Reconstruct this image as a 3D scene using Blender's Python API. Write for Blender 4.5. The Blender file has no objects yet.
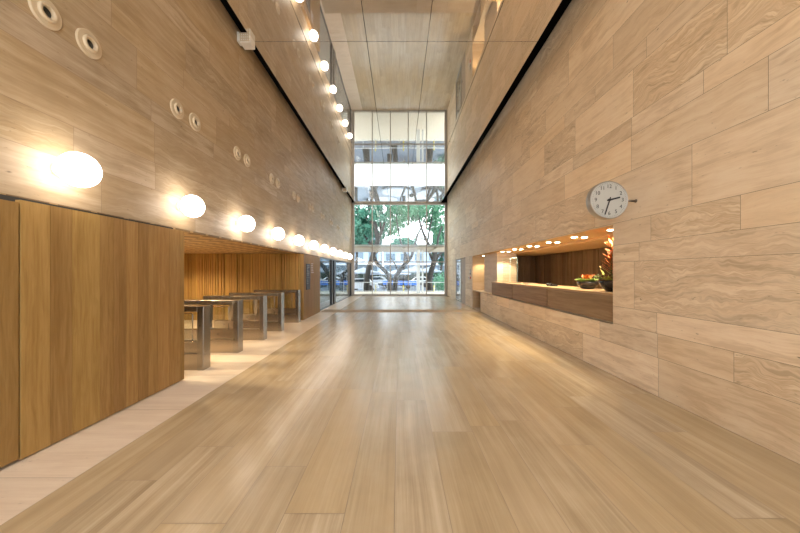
import bpy, bmesh, math, random
from mathutils import Vector, Matrix, Euler
random.seed(7)
S = bpy.context.scene
COL = S.collection
PI = math.pi
# ---------------------------------------------------------------- camera, world, exposure
EYE = 1.6
F = 308.0
cam = bpy.data.objects.new('camera', bpy.data.cameras.new('camera'))
COL.objects.link(cam)
cam.location = (0, 0, EYE)
cam.rotation_euler = (PI/2, 0, 0)
cam.data.sensor_width = 36
cam.data.lens = F/800*36
cam.data.shift_x = 0.00125
cam.data.shift_y = 0.0075
cam.data.clip_start = 0.05
S.camera = cam
vs = S.view_settings
vs.view_transform = 'Standard'; vs.look = 'None'; vs.gamma = 1; vs.exposure = 1.42
try: vs.use_curve_mapping = False
except Exception: pass
S.cycles.blur_glossy = 0.6
S.cycles.sample_clamp_indirect = 8
S.cycles.max_bounces = 14
S.cycles.diffuse_bounces = 6
S.cycles.glossy_bounces = 6
S.cycles.transparent_max_bounces = 24
W = bpy.data.worlds.new('overcast_sky'); S.world = W
W.use_nodes = True
wb = W.node_tree.nodes['Background']
wb.inputs[0].default_value = (0.90, 0.945, 1.0, 1)
wb.inputs[1].default_value = 2.6
GLOBE_L = 5.6
GLOBE_C = (1.0, 0.895, 0.78)
SPOT_W = 28.0
RECESS_W = 88.0

WL, WR, END = -3.30, 3.34, 21.3          # wall planes and window plane
ZM = 6.40                                # mirrored ceiling
def at(px, py, D):                       # point seen at a given distance
    return Vector(((px-399)*D/F, D, EYE+(272.5-py)*D/F))

# portal for daylight
pl = bpy.data.lights.new('window_daylight', 'AREA'); pl.shape = 'RECTANGLE'; pl.size = 6.5; pl.size_y = 6.3
pl.cycles.is_portal = True
po = bpy.data.objects.new('window_daylight', pl); COL.objects.link(po)
po.location = (0, END+0.25, 3.2); po.rotation_euler = (-PI/2, 0, 0)
po2 = bpy.data.objects.new('window_daylight', pl); COL.objects.link(po2)
po2.location = (0, -5.05, 3.2); po2.rotation_euler = (PI/2, 0, 0)  # portal at the added rear opening

# ---------------------------------------------------------------- node helpers
class NT:
    def __init__(s, name):
        s.m = bpy.data.materials.new(name); s.m.use_nodes = True
        s.t = s.m.node_tree; s.t.nodes.clear()
        s.out = s.t.nodes.new('ShaderNodeOutputMaterial')
    def n(s, typ, ins=None, **kw):
        nd = s.t.nodes.new('ShaderNode'+typ)
        for k, v in kw.items(): setattr(nd, k, v)
        for k, v in (ins or {}).items(): s.set(nd.inputs[k], v)
        return nd
    def set(s, sock, v):
        if isinstance(v, bpy.types.NodeSocket): s.t.links.new(v, sock)
        elif isinstance(v, bpy.types.Node): s.t.links.new(v.outputs[0], sock)
        else:
            if isinstance(v, (tuple, list)) and len(v) == 3 and sock.type == 'RGBA': v = (*v, 1)
            sock.default_value = v
    def math(s, op, a, b=0.0, clamp=False):
        nd = s.n('Math', {0: a, 1: b}, operation=op); nd.use_clamp = clamp
        return nd.outputs[0]
    def mix(s, fac, a, b, blend='MIX'):
        nd = s.t.nodes.new('ShaderNodeMix'); nd.data_type = 'RGBA'; nd.blend_type = blend
        s.set(nd.inputs[0], fac); s.set(nd.inputs[6], a); s.set(nd.inputs[7], b)
        return nd.outputs[2]
    def ramp(s, fac, stops):
        nd = s.n('ValToRGB', {0: fac}); cr = nd.color_ramp
        while len(cr.elements) < len(stops): cr.elements.new(0.5)
        for e, (p, c) in zip(cr.elements, stops):
            e.position = p; e.color = (*c, 1) if len(c) == 3 else c
        return nd.outputs[0]
    def noise(s, vec, scale, detail=3, rough=0.55, dist=0.0):
        nd = s.n('TexNoise', {'Vector': vec, 'Scale': scale, 'Detail': detail, 'Roughness': rough, 'Distortion': dist})
        return nd.outputs[0]
    def done(s, shader):
        s.t.links.new(shader.outputs[0] if isinstance(shader, bpy.types.Node) else shader, s.out.inputs[0]); return s.m
    def principled(s, col, rough=0.5, metal=0.0, **extra):
        ins = {'Base Color': col, 'Roughness': rough, 'Metallic': metal}
        ins.update(extra)
        return s.n('BsdfPrincipled', ins)

def plain(name, col, rough=0.5, metal=0.0, var=0.04, **extra):
    t = NT(name)
    co = t.n('TexCoord').outputs['Object']
    nz = t.noise(co, 9.0, 3)
    c = t.mix(nz, tuple(max(0, v*(1-var)) for v in col), tuple(v*(1+var) for v in col))
    return t.done(t.principled(c, rough, metal, **extra))

def stone(name, al, ac, dark, mid, light, pink, rough=0.45, wave=1.0, fine=42.0, coarse=9.0, tone=0.16, pits=1.0, spec=0.4, contrast=1.0, polish=False, stretch=0.10, bands=0.0):
    """travertine: layered veins along axis al, one random look per slab"""
    t = NT(name)
    co = t.n('TexCoord').outputs['Object']
    sp = t.n('SeparateXYZ', {0: co})
    rn = t.n('SeparateXYZ', {0: t.n('Attribute', attribute_name='rnd').outputs['Vector']})
    r0, r1, r2 = rn.outputs
    A = t.math('ADD', sp.outputs[al], t.math('MULTIPLY', r0, 61.0))
    B = t.math('ADD', sp.outputs[ac], t.math('MULTIPLY', r1, 47.0))
    Z = t.math('MULTIPLY', r2, 31.0)
    v1 = t.n('CombineXYZ', {0: t.math('MULTIPLY', A, 0.9), 1: B, 2: Z})
    w1 = t.math('SUBTRACT', t.noise(v1, 2.2, 3), 0.5)
    amp = t.math('MULTIPLY', t.math('ADD', 0.05, t.math('MULTIPLY', t.math('POWER', r2, 2.0), 0.34)), wave)
    B2 = t.math('ADD', B, t.math('MULTIPLY', w1, amp))
    v2 = t.n('CombineXYZ', {0: t.math('MULTIPLY', A, stretch), 1: B2, 2: Z})
    n2 = t.noise(v2, coarse, 5, 0.6)
    v3 = t.n('CombineXYZ', {0: t.math('MULTIPLY', A, stretch*.6), 1: B2, 2: Z})
    n3 = t.noise(v3, fine, 3, 0.6)
    cl = t.noise(v1, 1.7, 4, 0.6)
    fac = t.math('ADD', t.math('ADD', t.math('MULTIPLY', n2, 0.5), t.math('MULTIPLY', n3, 0.22)), t.math('MULTIPLY', cl, 0.28))
    k = 0.13/contrast
    c = t.ramp(fac, [(0.5-k, dark), (0.5, mid), (0.5+k, light)])
    c = t.mix(t.math('MULTIPLY', r1, 0.55), c, mid)
    c = t.mix(t.math('MULTIPLY', t.math('SUBTRACT', t.noise(v1, 0.9, 2), 0.40, True), 1.6, True), c, pink)
    hsv = t.n('HueSaturation', {'Color': c, 'Value': t.math('ADD', 1.0-tone/2, t.math('MULTIPLY', r0, tone)),
                                'Saturation': t.math('ADD', 0.90, t.math('MULTIPLY', r1, 0.16))})
    c = hsv.outputs[0]
    if bands:
        st = t.math('MULTIPLY', t.math('SUBTRACT', r2, 0.62, True), 4.0, True)
        vb = t.n('CombineXYZ', {0: t.math('MULTIPLY', A, 0.09), 1: t.math('ADD', B2, t.math('MULTIPLY', w1, 0.03)), 2: Z})
        nb = t.noise(vb, 17.0, 4, 0.6, 0.0)
        cb = t.ramp(nb, [(0.36, tuple(v*.80 for v in dark)), (0.47, mid), (0.53, dark), (0.60, light), (0.68, mid)])
        c = t.mix(t.math('MULTIPLY', st, bands), c, cb)
    if pits:
        v4 = t.n('CombineXYZ', {0: t.math('MULTIPLY', A, 0.35), 1: B2, 2: Z})
        p = t.math('MULTIPLY', t.math('SUBTRACT', t.noise(v4, 34.0, 2), 0.70, True), 9.0*pits, True)
        c = t.mix(p, c, tuple(v*0.45 for v in dark))
    ins = {'Specular IOR Level': spec}
    rg = rough
    if polish:
        rg = t.math('ADD', rough, t.math('MULTIPLY', t.math('SUBTRACT', n2, 0.5), 0.03))
    return t.done(t.principled(c, rg, 0.0, **ins))

def wood(name, al, dark, mid, light, rough=0.5, scale=1.0, tone=0.22, axes=None, spec=0.15):
    """boards with grain along axis al, one random look per board"""
    t = NT(name)
    co = t.n('TexCoord').outputs['Object']
    sp = t.n('SeparateXYZ', {0: co})
    rn = t.n('SeparateXYZ', {0: t.n('Attribute', attribute_name='rnd').outputs['Vector']})
    r0, r1, r2 = rn.outputs
    oth = [i for i in range(3) if i != al]
    A = t.math('ADD', sp.outputs[al], t.math('MULTIPLY', r0, 37.0))
    B = t.math('ADD', sp.outputs[oth[0]], t.math('MULTIPLY', r1, 29.0))
    Cc = t.math('ADD', sp.outputs[oth[1]], t.math('MULTIPLY', r2, 17.0))
    v0 = t.n('CombineXYZ', {0: t.math('MULTIPLY', A, 0.35), 1: B, 2: Cc})
    w = t.math('MULTIPLY', t.math('SUBTRACT', t.noise(v0, 5.0*scale, 2), 0.5), t.math('ADD', 0.02, t.math('MULTIPLY', r2, 0.10)))
    v = t.n('CombineXYZ', {0: t.math('MULTIPLY', A, 0.05), 1: t.math('ADD', B, w), 2: t.math('ADD', Cc, w)})
    g = t.noise(v, 46.0*scale, 4, 0.6)
    g2 = t.noise(v, 11.0*scale, 3, 0.5)
    fac = t.math('ADD', t.math('MULTIPLY', g, 0.55), t.math('MULTIPLY', g2, 0.45))
    c = t.ramp(fac, [(0.27, dark), (0.5, mid), (0.73, light)])
    c = t.n('HueSaturation', {'Color': c, 'Value': t.math('ADD', 1.0-tone/2, t.math('MULTIPLY', r0, tone)),
                              'Hue': t.math('ADD', 0.494, t.math('MULTIPLY', r1, 0.012))}).outputs[0]
    return t.done(t.principled(c, rough, 0.0, **{'Specular IOR Level': spec}))

def glass(name, tint, extra=0.0):
    t = NT(name)
    g = t.n('NewGeometry')
    d = t.math('ABSOLUTE', t.n('VectorMath', {0: g.outputs['Incoming'], 1: g.outputs['Normal']}, operation='DOT_PRODUCT').outputs['Value'])
    fr = t.math('ADD', 0.04+extra, t.math('MULTIPLY', t.math('POWER', t.math('SUBTRACT', 1.0, d), 5.0), 0.9-extra))
    tr = t.n('BsdfTransparent', {0: tint})
    gl = t.n('BsdfGlossy', {'Color': (0.95, 0.97, 1.0), 'Roughness': 0.0})
    return t.done(t.n('MixShader', {0: fr, 1: tr, 2: gl}))

def emit(name, col, strength):
    t = NT(name)
    return t.done(t.n('Emission', {0: col, 1: strength}))

M = {}
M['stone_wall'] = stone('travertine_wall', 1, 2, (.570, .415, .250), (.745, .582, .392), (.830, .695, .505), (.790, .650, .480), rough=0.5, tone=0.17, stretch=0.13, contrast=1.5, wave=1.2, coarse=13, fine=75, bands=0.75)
M['stone_left'] = stone('travertine_left_wall', 1, 2, (.320, .225, .122), (.430, .322, .196), (.545, .435, .300), (.495, .390, .280), rough=0.5, tone=0.16, stretch=0.11, contrast=1.4, wave=0.8, coarse=12, fine=70, bands=0.4)  # darker copy of the wall stone: dimmer light, smaller lamp halos put into colour
M['stone_plain'] = stone('travertine_jamb', 1, 2, (.48, .36, .24), (.57, .445, .315), (.65, .53, .39), (.61, .50, .38), rough=0.5)
M['stone_floor'] = stone('travertine_floor', 1, 0, (.362, .264, .152), (.482, .367, .222), (.590, .470, .312), (.535, .418, .275), rough=0.25, wave=0.12, coarse=11.0, fine=70.0, tone=0.13, pits=0.0, spec=0.5, polish=True, contrast=1.35, stretch=0.04)
M['stone_border'] = stone('travertine_border', 0, 1, (.64, .50, .365), (.72, .58, .435), (.79, .66, .51), (.75, .61, .485), rough=0.34, wave=0.4, tone=0.10, pits=0.5, spec=0.4, contrast=1.4)
M['stone_sill'] = stone('travertine_threshold', 0, 1, (.38, .28, .19), (.47, .36, .25), (.54, .42, .31), (.49, .38, .28), rough=0.75, pits=0, spec=0.1)
M['joint'] = plain('joint_grout', (.30, .22, .15), 0.9)
M['black'] = plain('black_lining', (.0025, .0025, .0025), 0.9, **{'Specular IOR Level': 0.05})
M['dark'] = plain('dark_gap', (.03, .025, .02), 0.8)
M['oak'] = wood('oak_boards', 2, (.240, .134, .042), (.340, .203, .070), (.440, .277, .105), tone=0.26)
M['slat'] = wood('oak_slats', 2, (.24, .130, .035), (.35, .205, .060), (.46, .285, .095), tone=0.5)
M['walnut'] = wood('walnut_slats', 2, (.13, .082, .042), (.21, .138, .074), (.29, .195, .11), tone=0.4)
M['counter'] = wood('counter_veneer', 1, (.19, .115, .062), (.29, .185, .105), (.39, .265, .16), scale=0.55, tone=0.12)
M['countertop'] = wood('counter_top_wood', 1, (.36, .23, .12), (.47, .31, .17), (.55, .38, .22), scale=0.6, tone=0.1, rough=0.35)
M['soffit'] = plain('ochre_soffit', (.60, .40, .19), 0.6)
M['steel'] = None
def steel(name, col, rough, aniso_axis=2):
    t = NT(name)
    co = t.n('TexCoord').outputs['Object']
    mp = t.n('Mapping', {'Vector': co, 'Scale': (40, 40, 1.5) if aniso_axis == 2 else (1.5, 40, 40)})
    nz = t.noise(mp.outputs[0], 6.0, 3)
    c = t.mix(nz, tuple(v*.95 for v in col), col)
    return t.done(t.principled(c, t.math('ADD', rough-0.03, t.math('MULTIPLY', nz, .06)), 1.0))
M['steel'] = steel('brushed_steel', (.36, .33, .29), 0.24)  # darker than the rail steel: dark reflections on the posts put into colour
M['steel_h'] = steel('brushed_steel_rail', (.42, .37, .31), 0.25, 0)
M['steel_dark'] = steel('brushed_steel_dark', (.30, .26, .22), 0.32)
M['frame'] = plain('bronze_frame', (.30, .27, .23), 0.45, 0.6)
M['blackmetal'] = plain('black_metal', (.012, .012, .013), 0.35)
M['white'] = plain('white_plastic', (.74, .72, .68), 0.45)
M['cream'] = plain('cream_enamel', (.58, .48, .34), 0.4)
M['glass'] = glass('window_glass', (.885, .915, .905), -0.022)
M['glass_dark'] = glass('entrance_glass', (.55, .61, .61), 0.02)
M['glass_clear'] = glass('clear_panel_glass', (.93, .95, .93), 0.02)
M['glass_smoke'] = glass('smoked_glass', (.16, .14, .12), 0.03)
M['globe'] = emit('opal_globe_light', GLOBE_C, GLOBE_L)
M['downlens'] = emit('downlight_lens', (1.0, .86, .62), 14.0)
M['ink'] = plain('black_ink', (.012, .012, .014), 0.5)
M['grey'] = plain('sensor_black', (.02, .02, .02), 0.3)
M['clockface'] = plain('clock_face', (.40, .39, .35), 0.35)
M['clockrim'] = plain('clock_rim', (.42, .40, .37), 0.35, 0.7)
M['sign'] = plain('dark_sign_glass', (.030, .028, .027), 0.4, **{'Specular IOR Level': 0.2})
M['signtext'] = plain('sign_lettering', (.35, .33, .30), 0.5)
M['paving'] = plain('pale_paving', (.80, .73, .62), 0.6)
M['red'] = plain('red_enamel', (.55, .06, .04), 0.4)

def mirror_mat():
    t = NT('polished_ceiling_metal')
    co = t.n('TexCoord').outputs['Object']
    nz = t.noise(co, 0.9, 2)
    bp = t.n('Bump', {'Strength': 0.02, 'Distance': 0.05, 'Height': nz})
    g = t.n('BsdfGlossy', {'Color': (.985, .955, .905), 'Roughness': 0.025, 'Normal': bp.outputs[0]})
    g2 = t.n('BsdfGlossy', {'Color': (.95, .92, .87), 'Roughness': 0.28})
    d = t.n('BsdfDiffuse', {'Color': (.80, .78, .75)})
    m = t.n('MixShader', {0: 0.10, 1: g, 2: g2})
    return t.done(t.n('MixShader', {0: 0.07, 1: m, 2: d}))
M['mirror'] = mirror_mat()

def perf_mat():
    t = NT('perforated_wood_soffit')
    co = t.n('TexCoord').outputs['Object']
    mp = t.n('Mapping', {'Vector': co, 'Rotation': (0, 0, PI/4), 'Scale': (3.6, 3.6, 3.6)})
    ck = t.n('TexChecker', {'Vector': mp.outputs[0], 'Scale': 1.0, 'Color1': (.42, .28, .125), 'Color2': (.19, .115, .045)})
    return t.done(t.principled(ck.outputs[0], 0.6))
M['perf'] = perf_mat()

# ---------------------------------------------------------------- mesh builder
def rv(): return (random.random(), random.random(), random.random())
class MB:
    def __init__(s): s.v = []; s.f = []; s.r = []; s.sm = []
    def face(s, pts, r=None, smooth=False):
        i = len(s.v); s.v += [tuple(p) for p in pts]
        s.f.append(tuple(range(i, i+len(pts)))); s.r.append(r or (0.5, 0.5, 0.5)); s.sm.append(smooth)
        return s
    def box(s, x0, x1, y0, y1, z0, z1, r=None, mat=None):
        i = len(s.v)
        P = [(x, y, z) for x in (x0, x1) for y in (y0, y1) for z in (z0, z1)]
        if mat is not None: P = [tuple(mat @ Vector(p)) for p in P]
        s.v += P
        for q in ((0, 1, 3, 2), (4, 6, 7, 5), (0, 4, 5, 1), (2, 3, 7, 6), (0, 2, 6, 4), (1, 5, 7, 3)):
            s.f.append(tuple(i+k for k in q)); s.r.append(r or (0.5, 0.5, 0.5)); s.sm.append(False)
        return s
    def tube(s, pts, rad, n=10, r=None, cap=True):
        pts = [Vector(p) for p in pts]
        if not isinstance(rad, (list, tuple)): rad = [rad]*len(pts)
        base = len(s.v); up = None
        for k, p in enumerate(pts):
            d = (pts[min(k+1, len(pts)-1)]-pts[max(k-1, 0)]).normalized()
            if up is None:
                up = d.cross(Vector((0.3, 0.9, 0.2))).normalized()
            up = (up-d*up.dot(d)).normalized(); w = d.cross(up)
            for j in range(n):
                a = 2*PI*j/n
                s.v.append(tuple(p+rad[k]*(math.cos(a)*up+math.sin(a)*w)))
        for k in range(len(pts)-1):
            for j in range(n):
                j2 = (j+1) % n
                s.f.append((base+k*n+j, base+k*n+j2, base+(k+1)*n+j2, base+(k+1)*n+j)); s.r.append(r or (.5, .5, .5)); s.sm.append(True)
        if cap:
            for k in (0, len(pts)-1):
                s.f.append(tuple(base+k*n+j for j in range(n))); s.r.append(r or (.5, .5, .5)); s.sm.append(False)
        return s
    def lathe(s, prof, mat, n=32, r=None, smooth=True, cap=False):
        """prof: (radius, height) list turned about local z, placed by mat"""
        base = len(s.v)
        for (ra, h) in prof:
            for j in range(n):
                a = 2*PI*j/n
                s.v.append(tuple(mat @ Vector((ra*math.cos(a), ra*math.sin(a), h))))
        for k in range(len(prof)-1):
            for j in range(n):
                j2 = (j+1) % n
                s.f.append((base+k*n+j, base+k*n+j2, base+(k+1)*n+j2, base+(k+1)*n+j)); s.r.append(r or (.5, .5, .5)); s.sm.append(smooth)
        for k in (0, len(prof)-1) if cap else ():
            if prof[k][0] > 1e-5:
                s.f.append(tuple(base+k*n+j for j in range(n))); s.r.append(r or (.5, .5, .5)); s.sm.append(False)
        return s
    def build(s, name, mat, parent=None, bevel=0.0, recalc=True):
        me = bpy.data.meshes.new(name)
        me.from_pydata(s.v, [], s.f)
        if recalc:
            bm = bmesh.new(); bm.from_mesh(me)
            bmesh.ops.recalc_face_normals(bm, faces=bm.faces)
            bm.to_mesh(me); bm.free()
        at_ = me.attributes.new('rnd', 'FLOAT_VECTOR', 'FACE')
        at_.data.foreach_set('vector', [c for r in s.r for c in r])
        me.polygons.foreach_set('use_smooth', s.sm)
        me.materials.append(mat)
        o = bpy.data.objects.new(name, me); COL.objects.link(o)
        if parent: o.parent = parent
        if bevel:
            b = o.modifiers.new('edge', 'BEVEL'); b.width = bevel; b.segments = 2; b.limit_method = 'ANGLE'
        return o

def bx(*a, **k): return MB().box(*a, **k)
def tag(o, label, cat, group=None):
    o['label'] = label; o['category'] = cat
    if group: o['group'] = group
    return o
def thing(name, loc, label, cat, group=None, rz=0):
    o = bpy.data.objects.new(name, None); COL.objects.link(o)
    o.empty_display_size = 0.1
    o.location = loc; o.rotation_euler = (0, 0, rz)
    return tag(o, label, cat, group)
def struct(o): o['kind'] = 'structure'; return o
def dup(root, loc, label):
    r = root.copy(); COL.objects.link(r); r.location = loc; r['label'] = label
    for ch in list(root.children):
        c = ch.copy(); COL.objects.link(c); c.parent = r
        for g in list(ch.children):
            d = g.copy(); COL.objects.link(d); d.parent = c
    return r
def T(x, y, z): return Matrix.Translation((x, y, z))
RX = lambda a: Matrix.Rotation(a, 4, 'X')
RY = lambda a: Matrix.Rotation(a, 4, 'Y')
RZ = lambda a: Matrix.Rotation(a, 4, 'Z')
ORD = ['first', 'second', 'third', 'fourth', 'fifth', 'sixth', 'seventh', 'eighth', 'ninth', 'tenth', 'eleventh', 'twelfth', 'thirteenth']

# ---------------------------------------------------------------- setting: stone walls in courses of slabs
def subtract(rc, holes):
    out = [rc]
    for (hx0, hx1, hz0, hz1) in holes:
        nx = []
        for (a, b, c, d) in out:
            if hx1 <= a or hx0 >= b or hz1 <= c or hz0 >= d: nx.append((a, b, c, d)); continue
            if a < hx0: nx.append((a, hx0, c, d))
            if hx1 < b: nx.append((hx1, b, c, d))
            m0, m1 = max(a, hx0), min(b, hx1)
            if c < hz0: nx.append((m0, m1, c, hz0))
            if hz1 < d: nx.append((m0, m1, hz1, d))
        out = nx
    return out
def clad_wall(name, X, inward, courses, y0, y1, holes, mat, thick=0.25, lens=(0.7, 1.5), seed=1):
    rnd = random.Random(seed); g = 0.0022
    m = MB()
    for z0, z1 in zip(courses[:-1], courses[1:]):
        y = y0-rnd.uniform(0, 1)
        while y < y1:
            L = rnd.uniform(*lens)*(1.25 if z1-z0 > 0.45 else 1.0)
            r = (rnd.random(), rnd.random(), rnd.random())
            a, b = max(y, y0), min(y+L, y1)
            if b-a > 0.01:
                for (p, q, c, d) in subtract((a, b, z0, z1), holes):
                    if q-p > 2*g and d-c > 2*g:
                        m.face([(X, p+g, c+g), (X, q-g, c+g), (X, q-g, d-g), (X, p+g, d-g)], r)
            y += L
    o = m.build(name, mat, recalc=False)
    k = MB(); s = -inward
    for (p, q, c, d) in subtract((y0, y1, courses[0], courses[-1]), [(h[0]-.012, h[1]+.012, h[2]-.012, h[3]+.012) for h in holes]):
        k.box(min(X+s*0.003, X+s*thick), max(X+s*0.003, X+s*thick), p, q, c, d)
    k.build('grout_bed', M['joint'], o)
    return struct(o)

cr = [0.0, 0.5, 0.81, 1.08, 1.76, 2.02, 2.36, 3.06, 3.56, 3.82, 4.5, 4.78, 5.3, 5.98, 6.3, 6.86]
N0, N1 = 4.81, 14.0                      # reception opening along the right wall
clad_wall('wall_right', WR, -1, cr, -4.8, END, [(N0, N1, 0.81, 2.34), (12.70, N1, 0.0, 0.9), (15.50, 18.10, 0.0, 2.36)], M['stone_wall'], thick=0.16, lens=(0.9, 1.9), seed=12)
cl = [2.26, 2.72, 3.08, 3.62, 3.90, 4.42, 4.72, 5.25, 5.6, 6.1, 6.62]
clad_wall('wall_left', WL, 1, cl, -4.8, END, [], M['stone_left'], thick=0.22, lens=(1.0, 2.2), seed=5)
# back of the hall behind the viewer
struct(bx(-3.6, 3.6, -5.0, -4.8, 6.5, 6.9).build('wall_back', M['stone_plain']))
def added_rear_window():  # unseen opening added to bring fill daylight into the near hall
    w = bx(-3.3, -3.1, -4.92, -4.8, 0, 6.5).build('window_rear_added', M['frame']); struct(w)
    bx(3.14, 3.34, -4.92, -4.8, 0, 6.5).build('side_frame', M['frame'], w)
    for x in (-1.85, -.6, .64, 1.9): bx(x-.03, x+.03, -4.92, -4.8, 0, 6.5).build('mullion', M['frame'], w)
    bx(-3.1, 3.14, -4.91, -4.81, 2.29, 2.37).build('transom', M['frame'], w)
    struct(bx(-40, 40, -60, -5.0, -.3, -.02).build('forecourt_ground', M['paving']))  # unseen ground added to keep sky light from entering from below
added_rear_window()
# end wall piers beside the window
struct(bx(WL-0.3, WL+0.02, END-0.12, END+0.35, 0, 6.9).build('wall_end_left', M['stone_plain']))
struct(bx(WR-0.02, WR+0.3, END-0.12, END+0.35, 0, 6.9).build('wall_end_right', M['stone_plain']))

# floor: long slabs
def floor():
    m = MB(); rnd = random.Random(3); g = 0.0018
    xs = [-2.52, -2.19, -1.86, -1.52, -1.10, -0.76, -0.36, -0.03, 0.33, 0.74, 1.06, 1.48, 1.80, 2.18, 2.52, 2.90, WR]
    for a, b in zip(xs[:-1], xs[1:]):
        y = -4.8-rnd.uniform(0, 2)
        while y < END:
            L = rnd.uniform(1.3, 2.6); r = (rnd.random(), rnd.random(), rnd.random())
            for (p, q) in ((max(y, -4.8), min(y+L, 12.35)), (max(y, 13.3), min(y+L, END))):
                if q-p > 0.02: m.face([(a+g, p+g, 0), (b-g, p+g, 0), (b-g, q-g, 0), (a+g, q-g, 0)], r)
            y += L
    o = struct(m.build('floor', M['stone_floor'], recalc=False))
    b = MB(); y = -4.8
    while y < 21.2:
        L = 1.2
        x = -9.0
        while x < -2.53:
            x1 = -2.52 if x+1.6 > -3.3 else x+1.4
            b.face([(x+g, y+g, 0), (x1-g, y+g, 0), (x1-g, min(y+L, END)-g, 0), (x+g, min(y+L, END)-g, 0)], (rnd.random(), rnd.random(), rnd.random()))
            x = x1
        y += L
    b.build('border_slabs', M['stone_border'], o, recalc=False)
    s = MB()
    for k in range(5):
        x0 = -3.2+k*1.308
        s.face([(x0+g, 12.35+g, .002), (x0+1.308-g, 12.35+g, .002), (x0+1.308-g, 13.3-g, .002), (x0+g, 13.3-g, .002)], (rnd.random(), rnd.random(), rnd.random()))
    s.build('threshold_strip', M['stone_sill'], o, recalc=False)
    bx(-9.0, 6.2, -5.0, END+0.1, -0.3, -0.004).build('screed', M['joint'], o)
    f2 = MB()
    for k in range(8):
        f2.face([(WR+.001, 3.6+k*1.5, 0), (6.0, 3.6+k*1.5, 0), (6.0, 5.1+k*1.5, 0), (WR+.001, 5.1+k*1.5, 0)], rv())
    f2.build('reception_floor', M['stone_border'], o, recalc=False)
floor()

# mirrored ceiling panels
def ceiling():
    m = MB(); g = 0.005
    xs = [-3.04, -1.92, -0.667, 0.59, 1.85, 2.88]; ys = [-4.8, -3.46, 1.47, 6.40, 11.33, 16.26, END-0.06]
    for a, b in zip(xs[:-1], xs[1:]):
        for c, d in zip(ys[:-1], ys[1:]):
            m.box(a+g, b-g, c+g, d-g, ZM, ZM+0.02)
    o = struct(m.build('ceiling', M['mirror']))
    bx(-3.03, 2.87, -4.8, END-0.07, ZM+0.03, ZM+0.10).build('ceiling_backing', M['black'], o)
ceiling()
struct(bx(WL-.2, -2.9, -4.8, END, 6.62, 6.72).build('trim_1', M['black']))
struct(bx(2.7, WR+.2, -4.8, END, 6.862, 6.96).build('trim_2', M['black']))
struct(bx(-3.8, 3.8, -5.0, END+0.35, 6.97, 7.1).build('roof_slab', M['dark']))
struct(bx(WL-.2, WR+.2, END-0.02, END+0.12, ZM+0.02, 6.96).build('trim_3', M['black']))
struct(bx(-2.89, 2.69, -4.8, END-.03, 6.90, 6.96).build('trim_4', M['black']))

# end window
def end_window():
    w = bx(WL+.02, -3.08, END-.06, END+.10, 0.0, ZM+.02).build('window_1', M['frame'])
    struct(w)
    bx(3.15, WR-.02, END-.06, END+.10, 0.0, ZM+.02).build('side_frame', M['frame'], w)
    xs = [-3.08, -1.85, -0.595, 0.636, 1.90, 3.15]; zs = [0.10, 2.33, 6.30]
    bx(-3.08, 3.15, END-.05, END+.09, 0.0, 0.10).build('sill', M['frame'], w)
    bx(-3.08, 3.15, END-.05, END+.09, 6.28, ZM).build('head', M['frame'], w)
    bx(-3.08, 3.15, END-.04, END+.08, 2.29, 2.37).build('transom', M['frame'], w)
    for x in xs[1:-1]:
        bx(x-.032, x+.032, END-.045, END+.085, 0.10, 6.28).build('mullion', M['frame'], w)
    for a, b in zip(xs[:-1], xs[1:]):
        for c, d in ((0.10, 2.29), (2.37, 6.28)):
            bx(a+.033, b-.033, END+.01, END+.025, c, d).build('pane', M['glass'], w)
end_window()

# ---------------------------------------------------------------- left side: panels, turnstile recess, glazed entrance
def boards(m, X0, X1, y0, y1, z0, z1, widths, rnd, gap=0.0015):
    y = y0
    while y < y1-1e-4:
        b = min(y+rnd.choice(widths), y1)
        if y1-b < 0.06: b = y1
        m.box(X0, X1, y+gap, b-gap, z0, z1, r=(rnd.random(), rnd.random(), rnd.random()))
        y = b
rb = random.Random(11)
def oak_panel(y0, y1, X, z0, z1, label):
    t = thing('oak_panel', (X, (y0+y1)/2, 0), label, 'wall panel', 'oak panels along the left wall')
    off = -(y0+y1)/2
    m = MB(); boards(m, -0.05, 0, y0+off, y1+off, z0, z1, [0.16, 0.22, 0.28, 0.19], rb); m.build('board_face', M['oak'], t)
    bx(-0.075, -0.052, y0+off+.01, y1+off-.01, z0-.012, z1-.01).build('backing_frame', M['dark'], t)
    return t
oak_panel(-1.2, 2.595, -3.203, 0.03, 2.19, 'near oak board panel cut off by the left edge of the photo')
oak_panel(2.606, 4.59, -3.20, 0.015, 2.215, 'wide oak sliding panel with vertical boards before the turnstiles')
struct(bx(WL-.15, -3.28, -4.8, -1.2, 0, 2.26).build('wall_left_rear', M['oak']))
struct(bx(-3.42, -3.30, -1.2, 4.5, 0.0, 2.25).build('trim_5', M['dark']))

# recess room
def recess():
    rr = random.Random(4)
    m = MB(); x = -8.4
    while x < -3.30:
        w = rr.choice([.034, .045, .06, .05]); d = rr.choice([0.0, .012, .022])
        m.box(x, min(x+w-.003, -3.30), 10.36-d, 10.42, 0, 2.235, r=(rr.random(), rr.random(), rr.random())); x += w
    struct(m.build('wall_recess_end', M['slat']))
    m = MB(); boards(m, -8.45, -8.4, 0.6, 10.4, 0, 2.235, [.2], rr); struct(m.build('wall_recess_side', M['slat']))
    struct(bx(-8.4, -3.42, 0.6, 0.7, 0, 2.235).build('wall_recess_near', M['walnut']))  # unseen wall, dark finish chosen so the turnstile steel reflects dark
    struct(bx(-8.45, WL-.004, 0.6, 10.42, 2.235, 2.28).build('ceiling_recess', M['perf']))
recess()
def oak_block():
    m = MB(); rr = random.Random(8)
    boards(m, -3.28, -3.205, 10.36, 12.5, 0, 2.225, [.3, .42, .36], rr)
    m.box(-3.34, -3.281, 10.362, 12.49, 0, 2.225)
    o = struct(m.build('wall_oak_pier', M['oak']))
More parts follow.
